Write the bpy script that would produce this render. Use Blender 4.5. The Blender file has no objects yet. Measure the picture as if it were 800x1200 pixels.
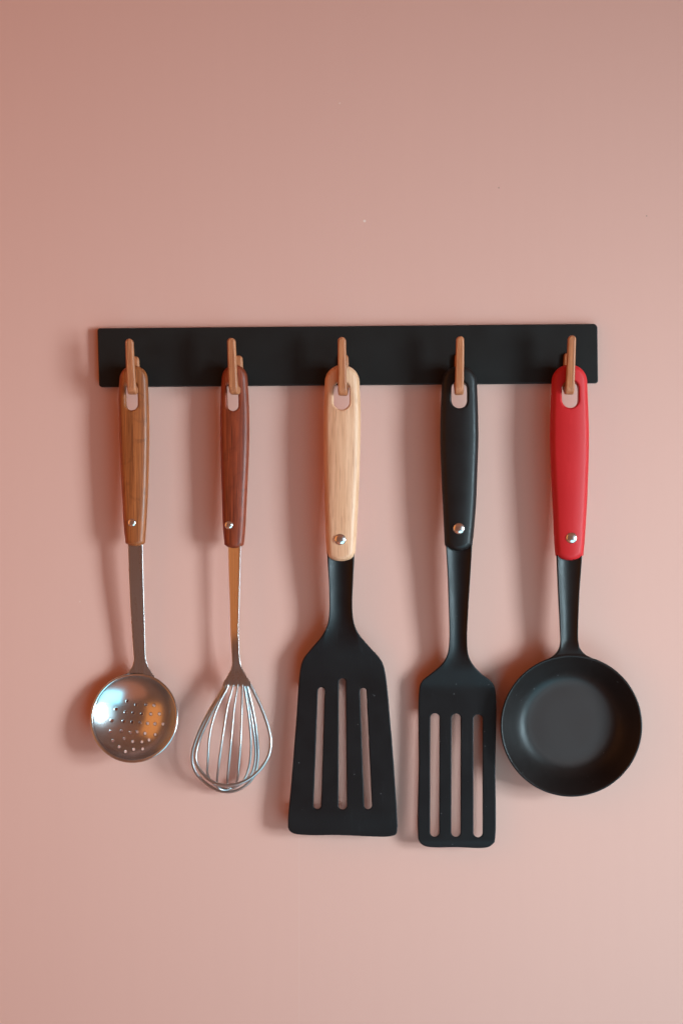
import bpy, math
import numpy as np

# ---------------------------------------------------------------- scale
S = 0.0006            # metres per unit; u = right, v = down, w = out of the wall
DIST = 1.30           # camera distance from the wall, metres
DU = DIST / S
CU, CV = 450.0, 600.0 # foot of the camera's axis on the wall

sc = bpy.context.scene
COL = sc.collection

# ---------------------------------------------------------------- camera
cam_d = bpy.data.cameras.new("camera")
cam = bpy.data.objects.new("camera", cam_d)
COL.objects.link(cam)
cam.location = ((CU - 400) * S, -DIST, (600 - CV) * S)
cam.rotation_euler = (math.radians(90), 0, 0)
cam_d.sensor_width = 36
cam_d.sensor_fit = 'VERTICAL'
cam_d.sensor_height = 36
cam_d.lens = 36 * DIST / (1200 * S)
cam_d.shift_x = (400 - CU) / 1200.0
cam_d.shift_y = (CV - 600) / 1200.0
cam_d.clip_start = 0.01
cam_d.clip_end = 50
sc.camera = cam

# ---------------------------------------------------------------- light
world = bpy.data.worlds.new("World")
sc.world = world
world.use_nodes = True
bg = world.node_tree.nodes["Background"]
bg.inputs[0].default_value = (0.250, 0.104, 0.062, 1)
bg.inputs[1].default_value = 1.0


def area(name, loc, target, sx, sy, power, color, spread=180, shape='RECTANGLE'):
    d = bpy.data.lights.new(name, 'AREA')
    d.shape = shape
    d.size, d.size_y = sx, sy
    d.energy = power
    d.color = color
    d.spread = math.radians(spread)
    o = bpy.data.objects.new(name, d)
    COL.objects.link(o)
    o.location = loc
    v = [t - l for t, l in zip(target, loc)]
    from mathutils import Vector
    o.rotation_euler = Vector(v).to_track_quat('-Z', 'Y').to_euler()
    return o


# a window on the right, two panes one above the other; an orange lamp at left; the rest are added fills
WARM = (1.0, 0.30, 0.15)
DAY = (0.45, 0.83, 0.97)
PANE = (0.63, 0.86, 0.96)
area("window_light_upper", (2.05, -1.33, 0.13), (0.08, 0, -0.05), 0.52, 0.38, 2.05, PANE, 36)
area("window_light_lower", (2.05, -1.33, -0.36), (0.08, 0, -0.10), 0.52, 0.38, 2.05, PANE, 36)
area("side_fill_light", (1.75, -0.62, -0.10), (0.05, 0, -0.05), 0.5, 1.0, 2.6, DAY)  # added broad fill at a grazing angle, not a second window
area("broad_fill_light", (1.45, -1.55, -0.15), (0.05, 0, -0.05), 1.2, 1.1, 7.0, DAY)  # added soft fill that lightens the cast shadows, not a window
area("cool_fill_light", (0.55, -0.80, -0.76), (0.02, 0, -0.18), 1.0, 0.6, 7.2, (0.22, 0.82, 1.04))  # unseen fill added to brighten and cool the lower wall
area("warm_lamp_light", (-1.12, -0.68, 0.18), (-0.12, 0, -0.10), 0.85, 1.40, 3.8, (1.0, 0.33, 0.06))
area("warm_fill_low", (0.05, -0.90, -1.0), (0.05, 0, -0.1), 2.2, 1.0, 2.1, WARM, shape='ELLIPSE')  # warm fill added below the view for the wall's falloff
area("warm_fill_top", (0.05, -1.05, 0.85), (0.05, 0, 0), 2.2, 1.0, 0.5, WARM, shape='ELLIPSE')  # weak warm fill added above the view

sc.view_settings.view_transform = 'Standard'
sc.view_settings.look = 'None'
sc.view_settings.gamma = 1
sc.view_settings.exposure = -0.05
sc.view_settings.use_curve_mapping = False


# ---------------------------------------------------------------- materials
class NT:
    def __init__(self, name):
        self.m = bpy.data.materials.new(name)
        self.m.use_nodes = True
        self.t = self.m.node_tree
        self.b = self.t.nodes["Principled BSDF"]

    def n(self, typ, **kw):
        x = self.t.nodes.new(typ)
        for k, v in kw.items():
            setattr(x, k, v)
        return x

    def l(self, a, b):
        self.t.links.new(a, b)

    def coord(self, scale, loc=(0, 0, 0), rot=(0, 0, 0)):
        c = self.n('ShaderNodeTexCoord')
        mp = self.n('ShaderNodeMapping')
        mp.inputs['Scale'].default_value = scale
        mp.inputs['Location'].default_value = loc
        mp.inputs['Rotation'].default_value = rot
        self.l(c.outputs['Object'], mp.inputs[0])
        return mp.outputs[0]

    def noise(self, vec, scale=1.0, detail=4.0, rough=0.55, dist=0.0):
        x = self.n('ShaderNodeTexNoise')
        x.inputs['Scale'].default_value = scale
        x.inputs['Detail'].default_value = detail
        x.inputs['Roughness'].default_value = rough
        x.inputs['Distortion'].default_value = dist
        self.l(vec, x.inputs['Vector'])
        return x.outputs[0]

    def ramp(self, fac, stops):
        r = self.n('ShaderNodeValToRGB')
        el = r.color_ramp.elements
        while len(el) < len(stops):
            el.new(0.5)
        for e, (p, c) in zip(el, stops):
            e.position = p
            e.color = (*c, 1) if len(c) == 3 else c
        self.l(fac, r.inputs[0])
        return r.outputs[0]

    def mix(self, fac, a, b, blend='MIX'):
        x = self.n('ShaderNodeMix', data_type='RGBA', blend_type=blend)
        if hasattr(fac, 'type'):
            self.l(fac, x.inputs[0])
        else:
            x.inputs[0].default_value = fac
        for s, i in ((a, 6), (b, 7)):
            if hasattr(s, 'type'):
                self.l(s, x.inputs[i])
            else:
                x.inputs[i].default_value = (*s, 1)
        return x.outputs[2]

    def math(self, op, a, b=0.0):
        x = self.n('ShaderNodeMath', operation=op)
        for s, i in ((a, 0), (b, 1)):
            if hasattr(s, 'type'):
                self.l(s, x.inputs[i])
            else:
                x.inputs[i].default_value = s
        return x.outputs[0]

    def bump(self, height, strength, dist=0.0005):
        x = self.n('ShaderNodeBump')
        x.inputs['Strength'].default_value = strength
        x.inputs['Distance'].default_value = dist
        self.l(height, x.inputs['Height'])
        self.l(x.outputs[0], self.b.inputs['Normal'])

    def set(self, **kw):
        for k, v in kw.items():
            s = self.b.inputs[k.replace('_', ' ')]
            if hasattr(v, 'type'):
                self.l(v, s)
            else:
                s.default_value = (*v, 1) if isinstance(v, tuple) and len(v) == 3 else v


def srgb(r, g, b):
    f = lambda c: (c / 12.92) if c <= 0.04045 else ((c + 0.055) / 1.055) ** 2.4
    return tuple(f(c / 255.0) for c in (r, g, b))


def wood(name, dark, mid, light, pore, pore_amt, seed, rough=0.42, knot=0.0):
    k = NT(name)
    broad = k.noise(k.coord((150, 150, 9), (seed, seed, seed)), 1.0, 3, 0.6, 0.6)
    fine = k.noise(k.coord((900, 900, 22), (seed * 2, 0, seed)), 1.0, 5, 0.65, 0.2)
    col = k.ramp(broad, [(0.30, dark), (0.5, mid), (0.70, light)])
    col = k.mix(0.55, col, k.ramp(fine, [(0.34, dark), (0.62, light)]))
    if knot:
        kn = k.noise(k.coord((60, 60, 75), (seed, 3, 1)), 1.0, 3, 0.6, 1.2)
        col = k.mix(k.math('MULTIPLY', k.ramp(kn, [(0.55, (0, 0, 0)), (0.72, (1, 1, 1))]), knot), col, dark)
    pr = k.noise(k.coord((2200, 2200, 45), (seed, 5, 2)), 1.0, 2, 0.5)
    pm = k.ramp(pr, [(0.57, (0, 0, 0)), (0.66, (1, 1, 1))])
    col = k.mix(k.math('MULTIPLY', pm, pore_amt), col, pore)
    k.set(Base_Color=col, Roughness=k.ramp(fine, [(0.2, (rough - .08,) * 3), (0.8, (rough + .1,) * 3)]))
    k.b.inputs['Specular IOR Level'].default_value = 0.4
    k.bump(k.mix(0.5, fine, pr), 0.12, 0.0004)
    return k.m


def black(name, base, rough, speck=0.0, bump=0.1, sheen=None):
    k = NT(name)
    n1 = k.noise(k.coord((60, 60, 60)), 1.0, 4, 0.6)
    n2 = k.noise(k.coord((2600, 2600, 2600)), 1.0, 2, 0.5)
    col = k.mix(n1, tuple(c * 0.85 for c in base), tuple(c * 1.2 for c in base))
    if speck:
        vo = k.n('ShaderNodeTexVoronoi')
        vo.inputs['Scale'].default_value = 170
        k.l(k.coord((1, 1, 1)), vo.inputs['Vector'])
        near = k.math('LESS_THAN', vo.outputs['Distance'], 0.085)
        sel = k.noise(k.coord((120, 120, 120), (3, 1, 7)), 1.0, 2, 0.5)
        near = k.math('MULTIPLY', near, k.math('GREATER_THAN', sel, 0.56))
        # fine vertical smears left by washing up
        sm = k.noise(k.coord((420, 420, 40), (9, 2, 5)), 1.0, 5, 0.7)
        col = k.mix(k.math('MULTIPLY', k.ramp(sm, [(0.62, (0, 0, 0)), (0.8, (1, 1, 1))]), 0.25), col, (0.055, 0.055, 0.06))
        col = k.mix(k.math('MULTIPLY', near, speck), col, (0.16, 0.15, 0.15))
    k.set(Base_Color=col, Roughness=k.ramp(n1, [(0.25, (rough - .05,) * 3), (0.75, (rough + .07,) * 3)]))
    k.b.inputs['Specular IOR Level'].default_value = 0.26
    k.bump(n2, bump, 0.0003)
    return k.m


def steel(name, rough, brushed=False, tint=(0.51, 0.52, 0.53)):
    k = NT(name)
    if brushed:
        n = k.noise(k.coord((450, 450, 5)), 1.0, 3, 0.6)
    else:
        n = k.noise(k.coord((120, 120, 120)), 1.0, 5, 0.7)
    k.set(Base_Color=tint, Metallic=1.0, Roughness=k.ramp(n, [(0.25, (rough * .9,) * 3), (0.75, (rough * 1.12,) * 3)]))
    return k.m


def wall_mat():
    k = NT("pink_wall_paint")
    n1 = k.noise(k.coord((3, 3, 1.2)), 1.0, 4, 0.5)
    n2 = k.noise(k.coord((900, 900, 900)), 1.0, 3, 0.6)
    n3 = k.noise(k.coord((140, 140, 8)), 1.0, 3, 0.5)
    a, b = (0.650, 0.350, 0.285), (0.675, 0.365, 0.297)
    col = k.mix(n1, a, b)
    col = k.mix(k.math('MULTIPLY', n3, 0.25), col, tuple(c * 0.95 for c in a))
    # little chips and specks in the paint, where the wall has them
    tc = k.n('ShaderNodeTexCoord')
    for (u, v, r, c) in ((427, 259, 1.5, (0.74, 0.56, 0.50)), (398, 121, 1.0, (0.72, 0.48, 0.41)),
                         (584, 220, 1.0, (0.45, 0.25, 0.2)), (94, 705, 0.8, (0.70, 0.46, 0.40)), (757, 253, 0.9, (0.42, 0.24, 0.2))):
        d = k.n('ShaderNodeVectorMath', operation='DISTANCE')
        k.l(tc.outputs['Object'], d.inputs[0])
        d.inputs[1].default_value = ((u - 400) * S, 0, (600 - v) * S)
        col = k.mix(k.math('LESS_THAN', d.outputs['Value'], r * S), col, c)
    # hairline joint in the wallboard below the turner
    sep = k.n('ShaderNodeSeparateXYZ')
    k.l(tc.outputs['Object'], sep.inputs[0])
    line = k.math('LESS_THAN', k.math('ABSOLUTE', k.math('ADD', sep.outputs[0], (400 - 350.5) * S)), 0.55 * S)
    line = k.math('MULTIPLY', line, k.math('LESS_THAN', sep.outputs[2], (600 - 960) * S))
    col = k.mix(k.math('MULTIPLY', line, 0.08), col, (0.75, 0.55, 0.48))
    k.set(Base_Color=col, Roughness=0.62)
    k.b.inputs['Specular IOR Level'].default_value = 0.3
    k.bump(n2, 0.14, 0.0003)
    return k.m


M = {}
M['wall'] = wall_mat()
M['teak'] = wood("teak_wood", (0.1426, 0.0327, 0.0083), (0.2926, 0.0733, 0.0186), (0.4321, 0.1209, 0.0322), (0.0706, 0.0157, 0.0046), 0.55, 1.3, knot=0.55)
M['rosewood'] = wood("rosewood", (0.0993, 0.0125, 0.0034), (0.2180, 0.0292, 0.0078), (0.3416, 0.0544, 0.0142), (0.0357, 0.0052, 0.0017), 0.6, 4.1, rough=0.46, knot=0.35)
M['beech'] = wood("beech_wood", (0.5555, 0.2512, 0.1274), (0.6709, 0.3386, 0.1919), (0.7549, 0.4217, 0.2644), (0.3524, 0.1296, 0.0563), 0.6, 7.7, rough=0.45)
M['hook'] = wood("hook_wood", (0.2745, 0.0796, 0.0307), (0.4210, 0.1348, 0.0546), (0.5434, 0.2013, 0.0868), (0.1690, 0.0456, 0.0178), 0.5, 2.2, rough=0.42)
M['rail'] = black("matte_black_rail", (0.0085, 0.0068, 0.0060), 0.52, 0.0, 0.15)
M['grip'] = black("black_grip_plastic", (0.0100, 0.0070, 0.0066), 0.42, 0.0, 0.12)
M['nylon'] = black("black_nylon", (0.0058, 0.0034, 0.0035), 0.43, 0.4, 0.10)
M['pan'] = black("nonstick_coating", (0.0115, 0.0080, 0.0074), 0.40, 0.35, 0.14)
M['steel'] = steel("polished_steel", 0.24)
M['brushed'] = steel("brushed_steel", 0.28, True, (0.48, 0.45, 0.44))
M['wire'] = steel("steel_wire", 0.24, tint=(0.43, 0.43, 0.43))
M['wire'].node_tree.nodes['Principled BSDF'].inputs['Roughness'].links and M['wire'].node_tree.links.remove(M['wire'].node_tree.nodes['Principled BSDF'].inputs['Roughness'].links[0])
M['wire'].node_tree.nodes['Principled BSDF'].inputs['Roughness'].default_value = 0.31
M['rivet'] = steel("rivet_steel", 0.22, tint=(0.70, 0.66, 0.64))
def pan_mat():
    """coating, worn to a greyer satin on the cooking surface"""
    m = M['pan']
    t = m.node_tree
    b = t.nodes["Principled BSDF"]
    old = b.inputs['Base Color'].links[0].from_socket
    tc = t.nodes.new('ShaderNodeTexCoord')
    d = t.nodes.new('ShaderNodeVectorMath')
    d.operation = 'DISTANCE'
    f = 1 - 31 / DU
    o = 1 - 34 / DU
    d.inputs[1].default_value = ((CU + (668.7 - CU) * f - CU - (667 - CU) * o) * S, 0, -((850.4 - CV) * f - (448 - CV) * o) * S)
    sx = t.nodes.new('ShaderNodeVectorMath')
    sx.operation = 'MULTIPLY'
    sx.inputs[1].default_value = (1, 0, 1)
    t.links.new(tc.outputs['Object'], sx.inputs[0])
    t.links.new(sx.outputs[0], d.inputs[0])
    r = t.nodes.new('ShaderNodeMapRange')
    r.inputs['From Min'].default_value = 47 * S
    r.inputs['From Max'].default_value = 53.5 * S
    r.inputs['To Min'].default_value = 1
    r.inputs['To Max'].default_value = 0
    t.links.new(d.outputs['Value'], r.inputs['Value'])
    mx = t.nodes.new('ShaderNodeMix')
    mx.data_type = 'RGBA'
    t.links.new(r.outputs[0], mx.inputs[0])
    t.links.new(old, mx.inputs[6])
    mx.inputs[7].default_value = (0.040, 0.029, 0.027, 1)  # lighter floor colour stands in for reflected room light
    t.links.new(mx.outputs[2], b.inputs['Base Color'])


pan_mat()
k = NT("red_grip")
kn = k.noise(k.coord((2400, 2400, 2400)), 1.0, 2, 0.5)
kb = k.noise(k.coord((70, 70, 30)), 1.0, 4, 0.6)
k.set(Base_Color=k.mix(kb, (0.47, 0.010, 0.012), (0.54, 0.015, 0.017)), Roughness=0.52)
k.b.inputs['Specular IOR Level'].default_value = 0.28
k.bump(kn, 0.12, 0.0003)
M['red'] = k.m


# ---------------------------------------------------------------- geometry tools
def catmull(pts, closed=False, step=1.0):
    P = np.array(pts, float)
    n = len(P)
    out = []
    rng = range(n) if closed else range(n - 1)
    for i in rng:
        p1, p2 = P[i], P[(i + 1) % n]
        p0 = P[(i - 1) % n] if closed or i > 0 else 2 * p1 - p2
        p3 = P[(i + 2) % n] if closed or i + 2 < n else 2 * p2 - p1
        # centripetal knots avoid overshoot
        t0 = 0.0
        t1 = t0 + max(np.linalg.norm(p1 - p0), 1e-6) ** 0.5
        t2 = t1 + max(np.linalg.norm(p2 - p1), 1e-6) ** 0.5
        t3 = t2 + max(np.linalg.norm(p3 - p2), 1e-6) ** 0.5
        m = max(2, int(math.ceil(np.linalg.norm(p2 - p1) / step)))
        t = np.linspace(t1, t2, m, endpoint=False)[:, None]
        A1 = (t1 - t) / (t1 - t0) * p0 + (t - t0) / (t1 - t0) * p1
        A2 = (t2 - t) / (t2 - t1) * p1 + (t - t1) / (t2 - t1) * p2
        A3 = (t3 - t) / (t3 - t2) * p2 + (t - t2) / (t3 - t2) * p3
        B1 = (t2 - t) / (t2 - t0) * A1 + (t - t0) / (t2 - t0) * A2
        B2 = (t3 - t) / (t3 - t1) * A2 + (t - t1) / (t3 - t1) * A3
        out.append((t2 - t) / (t2 - t1) * B1 + (t - t1) / (t2 - t1) * B2)
    if not closed:
        out.append(P[-1:])
    return np.vstack(out)


def poly_sdf(poly, X, Y):
    """signed distance to a closed polygon (negative inside) on 2-D arrays"""
    px, py = X.ravel(), Y.ravel()
    best = np.full(px.shape, 1e18)
    inside = np.zeros(px.shape, bool)
    n = len(poly)
    for i in range(n):
        ax, ay = poly[i]
        bx, by = poly[(i + 1) % n]
        ex, ey = bx - ax, by - ay
        L = ex * ex + ey * ey
        if L < 1e-12:
            continue
        t = np.clip(((px - ax) * ex + (py - ay) * ey) / L, 0, 1)
        dx, dy = px - ax - t * ex, py - ay - t * ey
        np.minimum(best, dx * dx + dy * dy, out=best)
        if ay != by:
            c = (ay > py) != (by > py)
            inside ^= c & (px < ex * (py - ay) / ey + ax)
    d = np.sqrt(best)
    d[inside] *= -1
    return d.reshape(X.shape)


def capsule2(X, Y, a, b, ra, rb):
    ex, ey = b[0] - a[0], b[1] - a[1]
    t = np.clip(((X - a[0]) * ex + (Y - a[1]) * ey) / (ex * ex + ey * ey), 0, 1)
    return np.hypot(X - a[0] - t * ex, Y - a[1] - t * ey) - (ra + (rb - ra) * t)


def isect_round(a, b, r):
    return np.minimum(-r, np.maximum(a, b)) + np.hypot(np.maximum(a + r, 0), np.maximum(b + r, 0))


def smin(a, b, k):
    h = np.maximum(k - np.abs(a - b), 0) / k
    return np.minimum(a, b) - h * h * k * 0.25


def smooth(x, a, b):
    t = np.clip((x - a) / (b - a), 0, 1)
    return t * t * (3 - 2 * t)


class Grid:
    def __init__(self, u0, u1, v0, v1, w0, w1, h):
        self.o = np.array([u0, v0, w0], float)
        self.h = h
        self.n = [int(math.ceil((b - a) / h)) + 1 for a, b in ((u0, u1), (v0, v1), (w0, w1))]
        self.u = (u0 + h * np.arange(self.n[0])).astype(np.float32)
        self.v = (v0 + h * np.arange(self.n[1])).astype(np.float32)
        self.w = (w0 + h * np.arange(self.n[2])).astype(np.float32)
        self.U2, self.V2 = np.meshgrid(self.u, self.v, indexing='ij')
        self.U, self.V, self.W = self.u[:, None, None], self.v[None, :, None], self.w[None, None, :]


def trilerp(F, p):
    i = np.floor(p).astype(int)
    for a in range(3):
        np.clip(i[:, a], 0, F.shape[a] - 2, out=i[:, a])
    f = p - i
    r = 0
    for dx in (0, 1):
        for dy in (0, 1):
            for dz in (0, 1):
                wgt = (f[:, 0] if dx else 1 - f[:, 0]) * (f[:, 1] if dy else 1 - f[:, 1]) * (f[:, 2] if dz else 1 - f[:, 2])
                r = r + wgt * F[i[:, 0] + dx, i[:, 1] + dy, i[:, 2] + dz]
    return r


def surface(F, g):
    """surface nets: vertices in (u,v,w), quads, vertex normals"""
    ins = F < 0
    c = np.zeros([s - 1 for s in F.shape], np.uint8)
    sl = (slice(None, -1), slice(1, None))
    for a in (0, 1):
        for b in (0, 1):
            for d in (0, 1):
                c += ins[sl[a], sl[b], sl[d]]
    act = np.argwhere((c > 0) & (c < 8))
    corners = [(a, b, d) for a in (0, 1) for b in (0, 1) for d in (0, 1)]
    val = {k_: F[act[:, 0] + k_[0], act[:, 1] + k_[1], act[:, 2] + k_[2]].astype(float) for k_ in corners}
    acc = np.zeros((len(act), 3))
    cnt = np.zeros(len(act))
    for k_ in corners:
        for ax in range(3):
            if k_[ax] == 0:
                k2 = list(k_)
                k2[ax] = 1
                a, b = val[k_], val[tuple(k2)]
                m = (a < 0) != (b < 0)
                t = np.where(m, a / np.where(m, a - b, 1), 0)
                p = np.repeat(np.array(k_, float)[None], len(act), 0)
                p[:, ax] = t
                acc[m] += p[m]
                cnt[m] += 1
    pos = act + acc / cnt[:, None]
    idx = np.full(c.shape, -1, np.int64)
    idx[tuple(act.T)] = np.arange(len(act))
    quads = []
    for ax in range(3):
        o1, o2 = [(1, 2), (2, 0), (0, 1)][ax]
        s0 = [slice(None)] * 3
        s1 = [slice(None)] * 3
        s0[ax], s1[ax] = slice(None, -1), slice(1, None)
        A, B = ins[tuple(s0)], ins[tuple(s1)]
        e = np.argwhere(A != B)
        ok = (e[:, o1] > 0) & (e[:, o2] > 0) & (e[:, o1] < c.shape[o1]) & (e[:, o2] < c.shape[o2])
        e = e[ok]
        q = []
        for d1, d2 in ((1, 1), (0, 1), (0, 0), (1, 0)):
            x = e.copy()
            x[:, o1] -= d1
            x[:, o2] -= d2
            q.append(idx[tuple(x.T)])
        q = np.stack(q, 1)
        flip = ~A[tuple(e.T)]
        q[flip] = q[flip][:, ::-1]
        quads.append(q)
    quads = np.vstack(quads)
    quads = quads[(quads >= 0).all(1)]
    G = np.gradient(F.astype(np.float32))
    N = np.stack([trilerp(x, pos) for x in G], 1)
    f = trilerp(F, pos)
    g2 = (N * N).sum(1)
    pos = pos - np.clip(f / np.maximum(g2, 1e-6), -0.5, 0.5)[:, None] * N
    N = np.stack([trilerp(x, pos) for x in G], 1)
    N /= np.maximum(np.linalg.norm(N, axis=1), 1e-9)[:, None]
    return g.o + pos * g.h, quads, N


def place(uvw, w0):
    """wall units -> world; outlines were measured on the wall plane, w0 is the depth the thing hangs at"""
    f = 1 - w0 / DU
    u = CU + (uvw[:, 0] - CU) * f
    v = CV + (uvw[:, 1] - CV) * f
    return np.stack([(u - 400) * S, -uvw[:, 2] * S, (600 - v) * S], 1)


def link_mesh(name, verts, faces, mat, parent=None, normals=None, origin=(0, 0, 0), smooth_shade=True):
    verts = np.asarray(verts, float) - np.array(origin)
    me = bpy.data.meshes.new(name)
    if isinstance(faces, np.ndarray):
        k_ = faces.shape[1]
        me.vertices.add(len(verts))
        me.vertices.foreach_set("co", verts.astype(np.float32).ravel())
        me.loops.add(faces.size)
        me.loops.foreach_set("vertex_index", faces.astype(np.int32).ravel())
        me.polygons.add(len(faces))
        me.polygons.foreach_set("loop_start", np.arange(0, faces.size, k_, dtype=np.int32))
        me.update(calc_edges=True)
    else:
        me.from_pydata([tuple(v) for v in verts], [], [list(f) for f in faces])
        me.update()
    me.polygons.foreach_set("use_smooth", np.full(len(me.polygons), smooth_shade))
    if normals is not None:
        me.normals_split_custom_set_from_vertices([tuple(n) for n in normals])
    me.materials.append(mat)
    o = bpy.data.objects.new(name, me)
    COL.objects.link(o)
    if parent is not None:
        o.parent = parent
    else:
        o.location = origin
    return o


def sdf_part(name, F, g, w0, mat, parent, split=None):
    """mesh an SDF as one part, or as two butted parts cut at v = split[0] (upper gets split[1] as its name)"""
    p, q, n = surface(F, g)
    W = place(p, w0)
    N = np.stack([n[:, 0], -n[:, 2], -n[:, 1]], 1)
    q = q[:, ::-1]
    # orient by normals
    a, b, c = W[q[:, 0]], W[q[:, 1]], W[q[:, 2]]
    fn = np.cross(b - a, c - a)
    if (fn * N[q[:, 0]]).sum() < 0:
        q = q[:, ::-1]
    org = parent['_org'] if parent is not None else (0, 0, 0)
    if split is None:
        return link_mesh(name, W, np.ascontiguousarray(q), mat, parent, N, org)
    vc = p[q][:, :, 1].mean(1)
    res = []
    for nm, msk in ((split[1], vc < split[0]), (name, vc >= split[0])):
        qq = q[msk]
        used, inv = np.unique(qq.ravel(), return_inverse=True)
        res.append(link_mesh(nm, W[used], inv.reshape(qq.shape), mat, parent, N[used], org))
    return res


def thing(name, label, cat, u, v, w, group=None):
    o = bpy.data.objects.new(name, None)
    o.empty_display_size = 0.02
    COL.objects.link(o)
    f = 1 - w / DU
    loc = ((CU + (u - CU) * f - 400) * S, -w * S, (600 - CV - (v - CV) * f) * S)
    o.location = loc
    o['label'] = label
    o['category'] = cat
    if group:
        o['group'] = group
    o['_org'] = loc
    return o


def extrude(d, W, front, back, r):
    """rounded slab: d = 2-D distance (u,v,1), front/back surfaces, edge radius r"""
    q = np.maximum(W - front, back - W)
    a, b = d + r, q + r
    return np.minimum(np.maximum(a, b), 0) + np.hypot(np.maximum(a, 0), np.maximum(b, 0)) - r


def handle(parent, left, right, top, bottom, hole, mat, w0=28.0, T=10.0, er=6.0, brad=4.0, sag=0.0, h=0.6):
    """grip traced by its left and right edges; hole = (cx, top, bottom, half width)"""
    L = catmull(left, step=2)
    R = catmull(right, step=2)
    tl, tr = L[0], R[0]
    cx = (tl[0] + tr[0]) / 2
    # rounded top: half ellipse from left edge over to right edge
    a = np.linspace(math.pi, 0, 30)[1:-1]
    topc = np.stack([cx + (tr[0] - tl[0]) / 2 * np.cos(a), (tl[1] + tr[1]) / 2 - ((tl[1] + tr[1]) / 2 - top) * np.sin(a) ** 0.92], 1)
    bl, br = L[-1], R[-1]
    t = np.linspace(0, 1, 14)[1:-1]
    botc = np.stack([br[0] + (bl[0] - br[0]) * t, br[1] + (bl[1] - br[1]) * t + (bottom - (bl[1] + br[1]) / 2) * (1 - (2 * t - 1) ** 2)], 1)
    poly = np.vstack([L[::-1], topc, R, botc])
    u0, u1 = poly[:, 0].min() - 2, poly[:, 0].max() + 2
    g = Grid(u0, u1, top - 2, bottom + 2, w0 - T - 2, w0 + T + 2, h)
    d2 = poly_sdf(poly, g.U2, g.V2)
    d2 = np.where(d2 < 0, d2, d2)
    # soften the corners at the lower end
    d = d2[:, :, None].astype(np.float32)
    Tv = T * (0.86 + 0.14 * smooth(g.V, top, top + 90)) * (1 - 0.10 * smooth(g.V, bottom - 90, bottom))
    # gently crowned front and back
    cen = (np.interp(g.v, L[:, 1], L[:, 0]) + np.interp(g.v, R[:, 1], R[:, 0]))[None, :, None] / 2
    hw = (np.interp(g.v, R[:, 1], R[:, 0]) - np.interp(g.v, L[:, 1], L[:, 0]))[None, :, None] / 2
    crown = (0.40 * Tv) * np.abs((g.U - cen) / hw) ** 2.2
    F = extrude(d, g.W, w0 + Tv - crown, w0 - Tv + crown, er)
    # lower end is cut squarer than the sides
    hd = capsule2(g.U2, g.V2, (hole[0], hole[1] + hole[3]), (hole[0] + hole[4], hole[2] - hole[3]), hole[3], hole[3])[:, :, None]
    F = isect_round(F, -hd, 2.4)
    return sdf_part("handle", F.astype(np.float32), g, w0, mat, parent)


def rivet(parent, hnd, u, v, w_face, r, w0=28.0, tilt=0.0):
    """domed rivet head set in the grip"""
    hh = r * 0.42
    prof = [(r * 0.98, -2.5)] + [(r * math.cos(t), 0.1 + hh * math.sin(t)) for t in np.linspace(0, math.pi / 2, 10)[:-1]] + [(0.0, 0.1 + hh)]
    nseg = 40
    vs, fs = [], []
    for (rr, ww) in prof[:-1]:
        for i in range(nseg):
            a = 2 * math.pi * i / nseg
            vs.append((u + rr * math.cos(a), v + rr * math.sin(a), w_face + ww))
    vs.append((u, v, w_face + prof[-1][1]))
    for j in range(len(prof) - 2):
        for i in range(nseg):
            i2 = (i + 1) % nseg
            fs.append((j * nseg + i, j * nseg + i2, (j + 1) * nseg + i2, (j + 1) * nseg + i))
    j = len(prof) - 2
    for i in range(nseg):
        fs.append((j * nseg + i, j * nseg + (i + 1) % nseg, len(vs) - 1))
    fs = [f[::-1] for f in fs]
    o = link_mesh("rivet", place(np.array(vs), w0), fs, M['rivet'], hnd, None, parent['_org'])
    return o


def tube(name, pts, r, mat, parent, w0, closed=False, seg=12, step=1.2, r_end=None):
    P = catmull(pts, closed, step)
    kr = np.exp(-0.5 * (np.arange(-9, 10) / 3.5) ** 2)
    pad = np.vstack([2 * P[:1] - P[9:0:-1], P, 2 * P[-1:] - P[-2:-11:-1]])
    P = np.stack([np.convolve(pad[:, a], kr / kr.sum(), 'valid') for a in range(3)], 1)
    n = len(P)
    T = np.gradient(P, axis=0) if not closed else np.roll(P, -1, 0) - np.roll(P, 1, 0)
    T /= np.linalg.norm(T, axis=1)[:, None]
    N = np.cross(T[0], [0.3, 0.2, 1.0])
    N /= np.linalg.norm(N)
    vs = []
    for i in range(n):
        N = N - T[i] * np.dot(N, T[i])
        N /= np.linalg.norm(N)
        B = np.cross(T[i], N)
        for k_ in range(seg):
            a = 2 * math.pi * k_ / seg
            vs.append(P[i] + r * (math.cos(a) * N + math.sin(a) * B))
    fs = []
    for i in range(n if closed else n - 1):
        for k_ in range(seg):
            k2 = (k_ + 1) % seg
            i2 = (i + 1) % n
            fs.append((i * seg + k_, i2 * seg + k_, i2 * seg + k2, i * seg + k2))
    return link_mesh(name, place(np.array(vs), w0), np.array(fs), mat, parent, None, parent['_org'])


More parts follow.
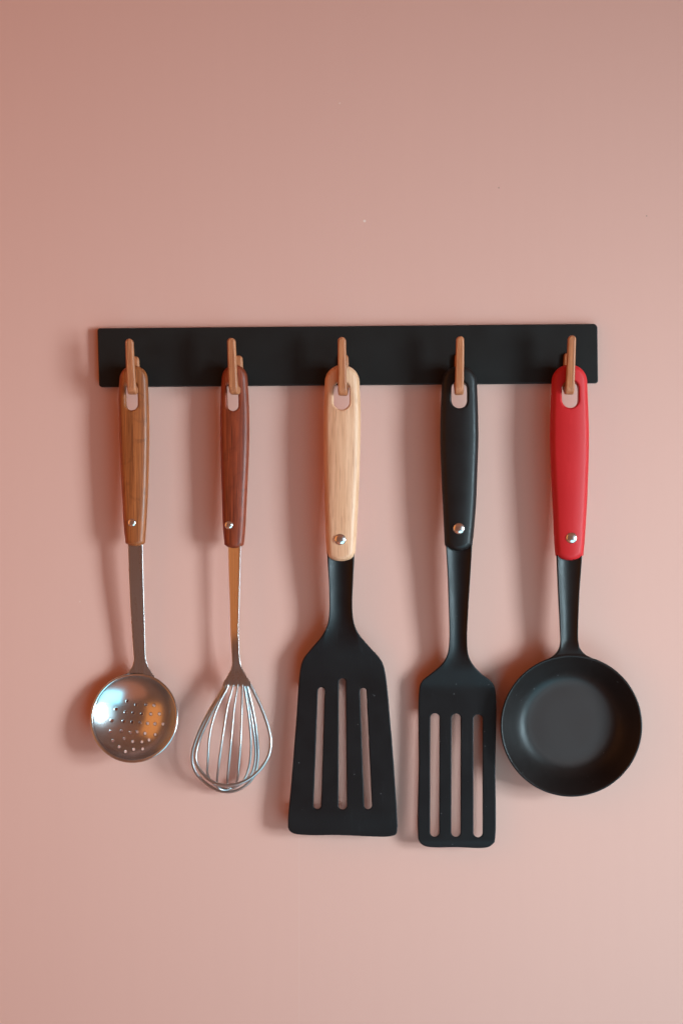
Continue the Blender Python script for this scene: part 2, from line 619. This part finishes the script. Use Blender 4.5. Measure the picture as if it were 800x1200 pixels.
def ribbon(name, left, right, wc, t, mat, parent, w0, yaw=None, er=0.6, rim=None):
    """flat strip lofted between two traced edges; wc(v) = depth, yaw(v) = slope of depth across it"""
    L, R = catmull(left, step=0.6), catmull(right, step=0.6)
    v = np.arange(max(L[0, 1], R[0, 1]), max(L[-1, 1], R[-1, 1]), 1.0)
    l, r = np.interp(v, L[:, 1], L[:, 0]), np.interp(v, R[:, 1], R[:, 0])
    sec = []                       # (side -1..1, inset from edge, depth)
    for sx, sw, a0 in ((1, 1, 90), (1, -1, 0), (-1, -1, -90), (-1, 1, 180)):
        for a in np.linspace(a0, a0 - 90, 6):
            sec.append((sx, er - er * abs(math.cos(math.radians(a))), sw * (t - er) + er * math.sin(math.radians(a))))
    # points along the flat faces so that the strip can curve
    m = 6
    full = sec[:12] + [('f', k_ / m, -t) for k_ in range(m - 1, 0, -1)] + sec[12:] + [('f', k_ / m, t) for k_ in range(1, m)]
    vs = []
    for i_, vv in enumerate(v):
        c, hw = (l[i_] + r[i_]) / 2, (r[i_] - l[i_]) / 2
        for a, b, w in full:
            if a == 'f':
                u = c + (hw - er) * (2 * b - 1)
            else:
                u = c + a * (hw - b)
            y = vv
            if rim:
                y = min(y, rim[1] - math.sqrt(max(rim[2] ** 2 - (u - rim[0]) ** 2, 0)))
            vs.append((u, y, float(wc(np.float64(y))) + w + (float(yaw(np.float64(y))) * (u - c) if yaw else 0)))
    n = len(full)
    fs = []
    for i_ in range(len(v) - 1):
        for k_ in range(n):
            k2 = (k_ + 1) % n
            fs.append((i_ * n + k_, (i_ + 1) * n + k_, (i_ + 1) * n + k2, i_ * n + k2))
    return link_mesh(name, place(np.array(vs), w0), np.array(fs), mat, parent, None, parent['_org'])


# ---------------------------------------------------------------- the wall
wv = [(-2.6, 0, -2.2), (2.6, 0, -2.2), (2.6, 0, 2.2), (-2.6, 0, 2.2), (-2.6, 0.12, -2.2), (2.6, 0.12, -2.2), (2.6, 0.12, 2.2), (-2.6, 0.12, 2.2)]
wf = [(0, 1, 2, 3), (5, 4, 7, 6), (4, 0, 3, 7), (1, 5, 6, 2), (3, 2, 6, 7), (4, 5, 1, 0)]
wall = link_mesh("wall", wv, wf, M['wall'], smooth_shade=False)
wall['kind'] = 'structure'

# ---------------------------------------------------------------- the rail and its hooks
RAIL_W = 9.0
rail = thing("hanging_rail", "long flat black rail fixed to the pink wall, with five wooden hooks", "utensil rail", 407, 417, 0)


def rail_board():
    c = np.array([(114.3, 384.6), (699.6, 379.4), (700.3, 448.8), (116.3, 453.4)])
    rad = [3.2, 5.0, 2.6, 3.2]
    out, nrm = [], []
    for i in range(4):
        p, a, b = c[i], c[i - 1], c[(i + 1) % 4]
        da, db = (a - p) / np.linalg.norm(a - p), (b - p) / np.linalg.norm(b - p)
        cen = p + (da + db) * rad[i]
        for t in np.linspace(0, 1, 7):
            d = -(db * (1 - t) + da * t)
            d /= np.linalg.norm(d)
            out.append(cen + d * rad[i])
            nrm.append(d)
    out, nrm = np.array(out), np.array(nrm)
    n = len(out)
    rings = [(0.0, 0.35), (0.0, RAIL_W - 1.0), (0.3, RAIL_W - 0.3), (1.0, RAIL_W)]
    vs = []
    for ins, w in rings:
        for p, d in zip(out - nrm * ins, nrm):
            vs.append((p[0], p[1], w))
    fs = [tuple(range(n)), tuple(reversed(range(3 * n, 4 * n)))]
    for r in range(3):
        for i in range(n):
            i2 = (i + 1) % n
            fs.append((r * n + i, (r + 1) * n + i, (r + 1) * n + i2, r * n + i2))
    o = link_mesh("board", place(np.array(vs), RAIL_W), [f[::-1] for f in fs], M['rail'], rail, None, rail['_org'], False)
    import bmesh
    bm = bmesh.new()
    bm.from_mesh(o.data)
    bmesh.ops.recalc_face_normals(bm, faces=bm.faces)
    bm.to_mesh(o.data)
    bm.free()


rail_board()


def hook(top_u, bot_u, v_top, v_bot, yaw):
    """U-shaped hook: low rear leg on the rail, a floor the grip hangs on, tall front leg"""
    wr, wf_ = RAIL_W - 0.3, 48.5
    prof = [(wr, v_top + 20), (wr + 2.3, v_top + 17), (wr + 4.6, v_top + 20), (wr + 4.6, v_bot - 22), (wr + 6.0, v_bot - 14.5),
            (38.0, v_bot - 14.0), (41.0, v_bot - 20), (42.0, v_top), (45, v_top - 6), (wf_ - 0.5, v_top - 2), (wf_, v_top + 10), (wf_, v_bot - 16), (wf_ - 0.8, v_bot - 9.5), (wf_ - 4, v_bot - 4.5), (wf_ - 10, v_bot - 2.5), (wf_ - 20, v_bot - 5), (wr + 10, v_bot - 7.5), (wr + 3, v_bot - 11), (wr, v_bot - 17)]
    P = catmull(prof, True, 1.5)
    g = Grid(min(top_u, bot_u) - 12, max(top_u, bot_u) + 12, v_top - 2, v_bot + 2, wr - 2, wf_ + 2, 0.5)
    Vw, Ww = np.meshgrid(g.v, g.w, indexing='ij')
    dp = poly_sdf(P, Ww, Vw)[None].astype(np.float32)
    cu = bot_u + (top_u - bot_u) * (v_bot - g.V) / (v_bot - v_top) + yaw * (45 - g.W) / 33.0
    hw = 4.7 + 0.7 * (g.V - v_top) / (v_bot - v_top)
    # front view: rounded top of each leg
    leg_top = np.where(g.W > 26, v_top, v_top + 16.5)
    du = np.abs(g.U - cu)
    vv = np.maximum(leg_top + hw - g.V, 0) + np.maximum(g.V - (v_bot - 4.0), 0)
    pill = np.hypot(np.maximum(du - 0, 0), vv) - hw
    F = isect_round(np.broadcast_to(dp, (g.n[0], g.n[1], g.n[2])), pill, 2.3)
    sdf_part("hook", F.astype(np.float32), g, 46, M['hook'], rail)


hook(151.6, 154.6, 397.0, 464.6, 1.0)
hook(271.0, 273.9, 396.0, 464.6, 4.5)
hook(400.4, 401.2, 395.0, 466.1, 1.8)
hook(538.9, 537.6, 394.0, 465.1, 0.2)
hook(669.7, 667.0, 393.0, 464.6, -0.5)

HW0 = 28.5          # depth the grips hang at
HW1 = 24.0          # the two slimmer wooden grips

# ---------------------------------------------------------------- perforated skimmer
sk = thing("skimmer", "round perforated steel skimmer with a light brown wooden handle, hung at the rail's left end", "skimmer", 155, 448, HW1)
h1 = handle(sk, [(140.0, 446), (139.0, 463), (139.4, 489), (140.8, 532), (143.0, 576), (145.4, 619), (147.2, 636.5)],
            [(173.6, 446), (174.8, 475), (175.3, 504), (175.0, 532), (173.9, 576), (171.6, 619), (170.4, 636.5)],
            428.4, 640, (154.6, 447.0, 481.0, 7.2, 0.6), M['teak'], w0=HW1, T=8.6, er=5.5)
rivet(sk, h1, 155.8, 612.5, HW1 + 7.4, 4.9, HW1)


def skimmer_bowl():
    c = np.array([157.8, 840.5, 26.5])
    a, dep, t = 50.4, 23.5, 0.9
    R = (a * a + dep * dep) / (2 * dep)
    th = math.radians(15)
    n = np.array([-math.sin(th) * 0.45, -math.sin(th) * 0.75, math.cos(th)])
    n /= np.linalg.norm(n)
    g = Grid(100, 216, 780, 898, 0.5, 44, 0.5)
    x, y, z = g.U - c[0], g.V - c[1], g.W - c[2]
    ax = (x * n[0] + y * n[1] + z * n[2]).astype(np.float32)
    rr2 = (x * x + y * y + z * z).astype(np.float32) - ax * ax
    rad = np.sqrt(np.maximum(rr2, 0))
    shell = np.abs(np.hypot(rad, ax - (R - dep)) - R) - t
    shell = np.maximum(shell, ax)
    lip = np.hypot(rad - a - 0.6, ax + 0.2) - 1.45
    F = smin(shell, lip, 1.5)
    holes = [(345, 355), (413, 385), (495, 385), (560, 388), (258, 418), (332, 445), (393, 450), (460, 457), (535, 457), (605, 452),
             (228, 507), (318, 515), (385, 522), (450, 525), (510, 530), (570, 530), (637, 527), (222, 592), (305, 587), (375, 600),
             (428, 595), (492, 605), (577, 610), (245, 658), (330, 645), (398, 668), (472, 668), (528, 652), (298, 703), (350, 737), (412, 722), (483, 717)]
    hd = np.full(g.U2.shape, 1e3)
    for hx, hy in holes:
        hd = np.minimum(hd, np.hypot(g.U2 - (95 + hx * .15), g.V2 - (770 + hy * .15)) - 1.55)
    F = isect_round(F, -hd[:, :, None].astype(np.float32), 0.35)
    sdf_part("bowl", F.astype(np.float32), g, 22, M['steel'], sk)


skimmer_bowl()
ribbon("neck", [(150.2, 634), (151.5, 680), (153.6, 730), (155.8, 765), (156.2, 773), (155.2, 779), (152.2, 785), (148.5, 789.0), (145.5, 792.5), (144, 797)],
       [(167.4, 634), (168.2, 680), (169.2, 730), (169.9, 765), (170.6, 773), (172.0, 779), (174.5, 784.5), (177.5, 789), (180.5, 793.5), (182, 797)],
       lambda v: HW1 - 6.5 * smooth(v, 640, 790), 0.95, M['brushed'], sk, HW1, rim=(157.8, 840.3, 51.3))

# ---------------------------------------------------------------- whisk
wk = thing("whisk", "steel wire balloon whisk with a dark reddish brown wooden handle", "whisk", 273, 448, HW1)
h2 = handle(wk, [(259.6, 446), (258.7, 461), (258.0, 489), (258.6, 532), (259.9, 576), (261.3, 619), (263.0, 638.5)],
            [(290.4, 446), (292.0, 475), (292.3, 504), (291.8, 532), (289.8, 576), (287.7, 619), (286.0, 638.5)],
            427.6, 642.3, (272.6, 447.0, 481.8, 6.6, 0.8), M['rosewood'], w0=HW1, T=8.6, er=5.5)
rivet(wk, h2, 268.8, 615.3, HW1 + 7.4, 4.9, HW1)
ribbon("neck", [(267.2, 636), (268.0, 670), (269.2, 705), (270.2, 745), (271.9, 778), (270.6, 784), (266.5, 792), (262.0, 800), (260.5, 805)],
       [(282.4, 636), (281.6, 670), (280.6, 705), (279.8, 745), (282.0, 778), (284.8, 785), (290.0, 794), (294.6, 801), (296.0, 805)],
       lambda v: HW1 - 1.0 * smooth(v, 650, 775) + 2.5 * smooth(v, 782, 803), 1.5, M['brushed'], wk, HW1,
       yaw=lambda v: 0.34 * (1 - smooth(v, 735, 782)))
WC = 25.5
c7 = lambda x, y, w: (215 + x / 6.667, 760 + y / 6.667, w)
# each loop: down the left, round the bottom, up the right
tube("wire", [c7(330, 284, WC), c7(325, 305, WC), c7(200, 540, WC + 2), c7(112, 750, WC + 4), c7(100, 880, WC + 6), c7(172, 992, WC + 8), c7(245, 1044, WC + 9), c7(330, 1063, WC + 9), c7(415, 1055, WC + 9), c7(495, 1026, WC + 8),
              c7(570, 972, WC + 7), c7(632, 900, WC + 6), c7(672, 815, WC + 4), c7(683, 725, WC + 3), c7(645, 560, WC + 1), c7(540, 320, WC), c7(520, 284, WC)], 1.95, M['wire'], wk, 28)
tube("wire", [c7(322, 284, WC - 1), c7(315, 305, WC - 1), c7(185, 520, WC - 4), c7(95, 720, WC - 8), c7(62, 860, WC - 11), c7(95, 985, WC - 13), c7(195, 1080, WC - 14), c7(262, 1118, WC - 14), c7(335, 1131, WC - 14), c7(405, 1121, WC - 14), c7(470, 1086, WC - 13),
              c7(545, 1010, WC - 12), c7(580, 860, WC - 10), c7(570, 650, WC - 6), c7(545, 480, WC - 3), c7(505, 305, WC - 1), c7(500, 284, WC)], 1.7, M['wire'], wk, 20)
tube("wire", [c7(350, 284, WC + 1), c7(345, 305, WC + 2), c7(275, 440, WC + 7), c7(215, 640, WC + 11), c7(197, 870, WC + 9), c7(190, 1000, WC - 2), c7(250, 1082, WC - 10), c7(350, 1112, WC - 13), c7(450, 1062, WC - 12),
              c7(500, 960, WC - 12), c7(522, 800, WC - 10), c7(515, 590, WC - 6), c7(478, 308, WC - 1), c7(475, 284, WC)], 1.4, M['wire'], wk, 25)
tube("wire", [c7(385, 284, WC + 1), c7(385, 305, WC + 2), c7(352, 430, WC + 8), c7(312, 690, WC + 14), c7(285, 880, WC + 12), c7(262, 1040, WC + 1), c7(262, 1095, WC - 6), c7(310, 1118, WC - 10), c7(400, 1095, WC - 13),
              c7(520, 1000, WC - 11), c7(556, 860, WC - 10), c7(545, 650, WC - 6), c7(490, 330, WC - 2), c7(488, 284, WC)], 1.4, M['wire'], wk, 26)
tube("wire", [c7(420, 284, WC + 1), c7(420, 305, WC + 2), c7(402, 430, WC + 8), c7(383, 660, WC + 15), c7(364, 860, WC + 13), c7(342, 1050, WC + 2), c7(345, 1105, WC - 7), c7(385, 1098, WC - 9),
              c7(420, 1030, WC + 3), c7(435, 920, WC + 10), c7(452, 700, WC + 13), c7(458, 480, WC + 9), c7(457, 305, WC + 2), c7(456, 284, WC + 1)], 1.4, M['wire'], wk, 28)

# ---------------------------------------------------------------- flared turner, beech handle
t3 = thing("slotted_turner", "black flared slotted turner with a pale beech wood handle", "turner", 401, 448, HW0, "black slotted turners")
h3 = handle(t3, [(380.4, 449), (379.4, 475), (379.0, 504), (379.6, 561), (380.7, 604), (382.6, 648), (383.8, 653)],
            [(421.2, 449), (422.3, 475), (422.4, 504), (421.0, 561), (419.0, 604), (416.2, 648), (415.0, 653)],
            427.9, 657.5, (400.2, 447.5, 480.5, 9.4, 0.0), M['beech'], w0=HW0, T=11.0, er=6.5)
rivet(t3, h3, 398.6, 632.0, HW0 + 9.6, 6.9, HW0)


def profile(vs, ws, soft):
    """smoothed depth profile along the tool"""
    x = np.arange(vs[0] - 60, vs[-1] + 60, 0.5)
    y = np.interp(x, vs, ws)
    kx = np.arange(-3 * soft, 3 * soft + 0.5, 0.5)
    kr = np.exp(-0.5 * (kx / soft) ** 2)
    y = np.convolve(np.pad(y, len(kr) // 2, mode='edge'), kr / kr.sum(), 'valid')[:len(x)]
    return lambda v: np.interp(v, x, y)


def turner(parent, left, right, slots, bev, wc, tfun, groove, w0, split, thin, u_mid, g_hw):
    L, R = catmull(left, step=1.5), catmull(right, step=1.5)
    poly = np.vstack([L[::-1], R])
    g = Grid(poly[:, 0].min() - 2, poly[:, 0].max() + 2, poly[:, 1].min() - 2, poly[:, 1].max() + 2, 12, 43, 0.55)
    d = poly_sdf(poly, g.U2, g.V2)[:, :, None].astype(np.float32)
    t = tfun(g.V)
    c = wc(g.V)
    gr = groove(g.V) * np.clip(1 - ((g.U - u_mid(g.V)) / g_hw(g.V)) ** 2, 0, 1)
    F = extrude(d, g.W, c + t - gr - thin(g.V), c - t, np.minimum(1.2, t * 0.75))
    sd = np.full(g.U2.shape, 1e3)
    for a, b, ra, rb in slots:
        sd = np.minimum(sd, capsule2(g.U2, g.V2, a, b, ra, rb))
    F = isect_round(F, -sd[:, :, None].astype(np.float32), 0.7)
    return sdf_part("blade", F.astype(np.float32), g, w0, M['nylon'], parent, split=(split, "neck"))


turner(t3, [(383.6, 645), (384.0, 656), (385.8, 692), (385.9, 716), (383.9, 731), (377.0, 745), (365.5, 759), (355.5, 772), (352.0, 783), (346.6, 850), (341.0, 920), (337.4, 964), (338.3, 972), (344.0, 976.6), (400, 978.6), (458, 979.8), (464.2, 977.0), (465.8, 968)],
       [(415.4, 645), (415.0, 656), (413.2, 692), (412.9, 716), (415.8, 733), (422.0, 745), (433.8, 759), (446.0, 773), (450.4, 784), (457.6, 850), (463.0, 920), (465.6, 964), (465.8, 967)],
       [((376.4, 809.5), (371.8, 943.5), 3.9, 4.3), ((400.9, 799), (401.4, 943.5), 4.0, 4.8), ((425.4, 810), (431.0, 943.5), 3.7, 4.4)],
       None, profile([600, 650, 700, 745, 775, 800, 945, 985], [28.5, 27.8, 25.6, 22.2, 20.0, 18.4, 21.4, 22.2], 16), lambda v: 5.2 - 4.0 * smooth(v, 700, 785),
       lambda v: 4.6 * (1 - smooth(v, 715, 765)), 20, 735, lambda v: 1.2 * smooth(v, 950, 978),
       lambda v: 399.5 + 0 * v, lambda v: 13.8 + 8 * smooth(v, 715, 765))

# ---------------------------------------------------------------- narrow turner, black handle
t4 = thing("slotted_turner", "narrow rectangular black slotted turner with a black handle", "turner", 537, 448, HW0, "black slotted turners")
h4 = handle(t4, [(517.2, 449), (516.1, 475), (515.5, 518), (517.0, 561), (519.0, 604), (520.4, 634), (520.7, 639)],
            [(558.8, 449), (560.0, 490), (560.2, 518), (559.2, 547), (557.5, 590), (555.3, 619), (553.2, 639)],
            429.0, 645.5, (537.6, 446.5, 478.8, 9.2, 0.0), M['grip'], w0=HW0, T=11.0, er=6.5)
rivet(t4, h4, 537.0, 619.3, HW0 + 9.6, 6.9, HW0)
turner(t4, [(521.6, 632), (522.3, 645), (524.0, 675), (525.2, 710), (525.9, 752), (523.4, 768), (516.5, 779), (504.5, 789.5), (494.5, 798), (491.4, 805.5), (490.3, 900), (489.3, 975), (490.8, 986), (497.5, 991.8), (535, 993.2), (572, 993.0), (579.2, 987.5)],
       [(552.8, 632), (552.0, 645), (550.3, 675), (548.2, 710), (546.8, 752), (548.6, 768), (553.8, 778.5), (563.8, 789.5), (575.2, 798.5), (579.6, 806), (580.3, 900), (580.5, 976), (579.4, 987)],
       [((509.4, 841.5), (509.0, 975.5), 5.2, 5.2), ((534.2, 842), (533.9, 975.5), 5.3, 5.3), ((559.8, 843), (559.8, 976), 5.3, 5.3)],
       None, profile([600, 640, 700, 755, 785, 805, 836, 985, 1000], [28.5, 28.2, 26.0, 22.8, 19.6, 15.6, 15.6, 18.4, 18.6], 4), lambda v: 5.2 - 4.0 * smooth(v, 735, 806),
       lambda v: 4.6 * (1 - smooth(v, 752, 790)), 20, 768, lambda v: 0.6 * smooth(v, 984, 992),
       lambda v: 537.0 - 0.6 * smooth(v, 660, 800), lambda v: 14.2 - 3.4 * smooth(v, 645, 740) + 7 * smooth(v, 752, 790))

# ---------------------------------------------------------------- small pan, red handle
pn = thing("frying_pan", "small round black frying pan with a bright red handle", "frying pan", 667, 448, HW0)
h5 = handle(pn, [(645.6, 449), (644.6, 475), (643.8, 511), (645.0, 553), (647.0, 594), (648.9, 637), (650.2, 651)],
            [(687.6, 449), (688.9, 484), (689.5, 511), (688.7, 553), (687.0, 594), (684.3, 637), (683.0, 651)],
            427.4, 656.5, (667.0, 446.0, 478.5, 9.8, 0.0), M['red'], w0=HW0, T=11.5, er=6.5)
rivet(pn, h5, 668.0, 630.3, HW0 + 10.0, 6.7, HW0)


def pan():
    cu, cv = 668.7, 850.4
    L = [(651.6, 645), (652.0, 656), (653.5, 692), (656.0, 743), (656.2, 752), (654.6, 760), (650.0, 767), (644, 772), (640, 778)]
    R = [(681.6, 645), (681.2, 656), (678.6, 692), (676.8, 743), (677.2, 752), (679.4, 760), (685.5, 767), (692, 771.5), (697, 778)]
    poly = np.vstack([catmull(L, step=1.5)[::-1], catmull(R, step=1.5)])
    g = Grid(582, 756, 640, 937, 0.2, 44, 0.7)
    d = poly_sdf(poly, g.U2, g.V2)[:, :, None].astype(np.float32)
    gr = 4.6 * (1 - smooth(g.V, 748, 766)) * np.clip(1 - ((g.U - 666.7) / (13.6 - 3 * smooth(g.V, 656, 740))) ** 2, 0, 1)
    c = HW0 - 0.4 * smooth(g.V, 640, 768)
    t = 5.4 - 1.6 * smooth(g.V, 700, 768)
    neck = extrude(d, g.W, c + t - gr, c - t, 1.2)
    # dish: revolved profile (radius, depth)
    prof = catmull([(0, 6.0), (28, 6.0), (47, 6.0), (52.5, 6.9), (57.5, 9.2), (62.5, 13.0), (68, 18.6), (74.2, 25.8), (79.9, 32.3), (81.0, 33.3), (82.2, 33.5), (83.1, 32.6),
                    (82.4, 29.5), (79, 24), (73.5, 16), (68, 9.6), (62, 5.2), (56, 3.2), (50, 2.6), (0, 2.6)], False, 1.0)
    prof = np.vstack([prof, [(-4, 2.6), (-4, 6.0)]])
    rg = np.arange(0, 120, 0.5)
    Rg, Wg = np.meshgrid(rg, g.w, indexing='ij')
    P2 = poly_sdf(prof, Rg, Wg).astype(np.float32)
    rad = np.hypot(g.U2 - cu, g.V2 - cv) / 0.5
    i = np.minimum(np.floor(rad).astype(int), len(rg) - 2)
    f = (rad - i)[:, :, None]
    dish = P2[i] * (1 - f) + P2[i + 1] * f
    # the neck stops at the dish: nothing pokes into the cooking surface
    neck = np.maximum(neck, (81.5 - np.hypot(g.U2 - cu, g.V2 - cv))[:, :, None])
    F = smin(dish, neck, 2.5).astype(np.float32)
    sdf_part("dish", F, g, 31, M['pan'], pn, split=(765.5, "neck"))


pan()

for o in bpy.data.objects:
    if '_org' in o:
        del o['_org']
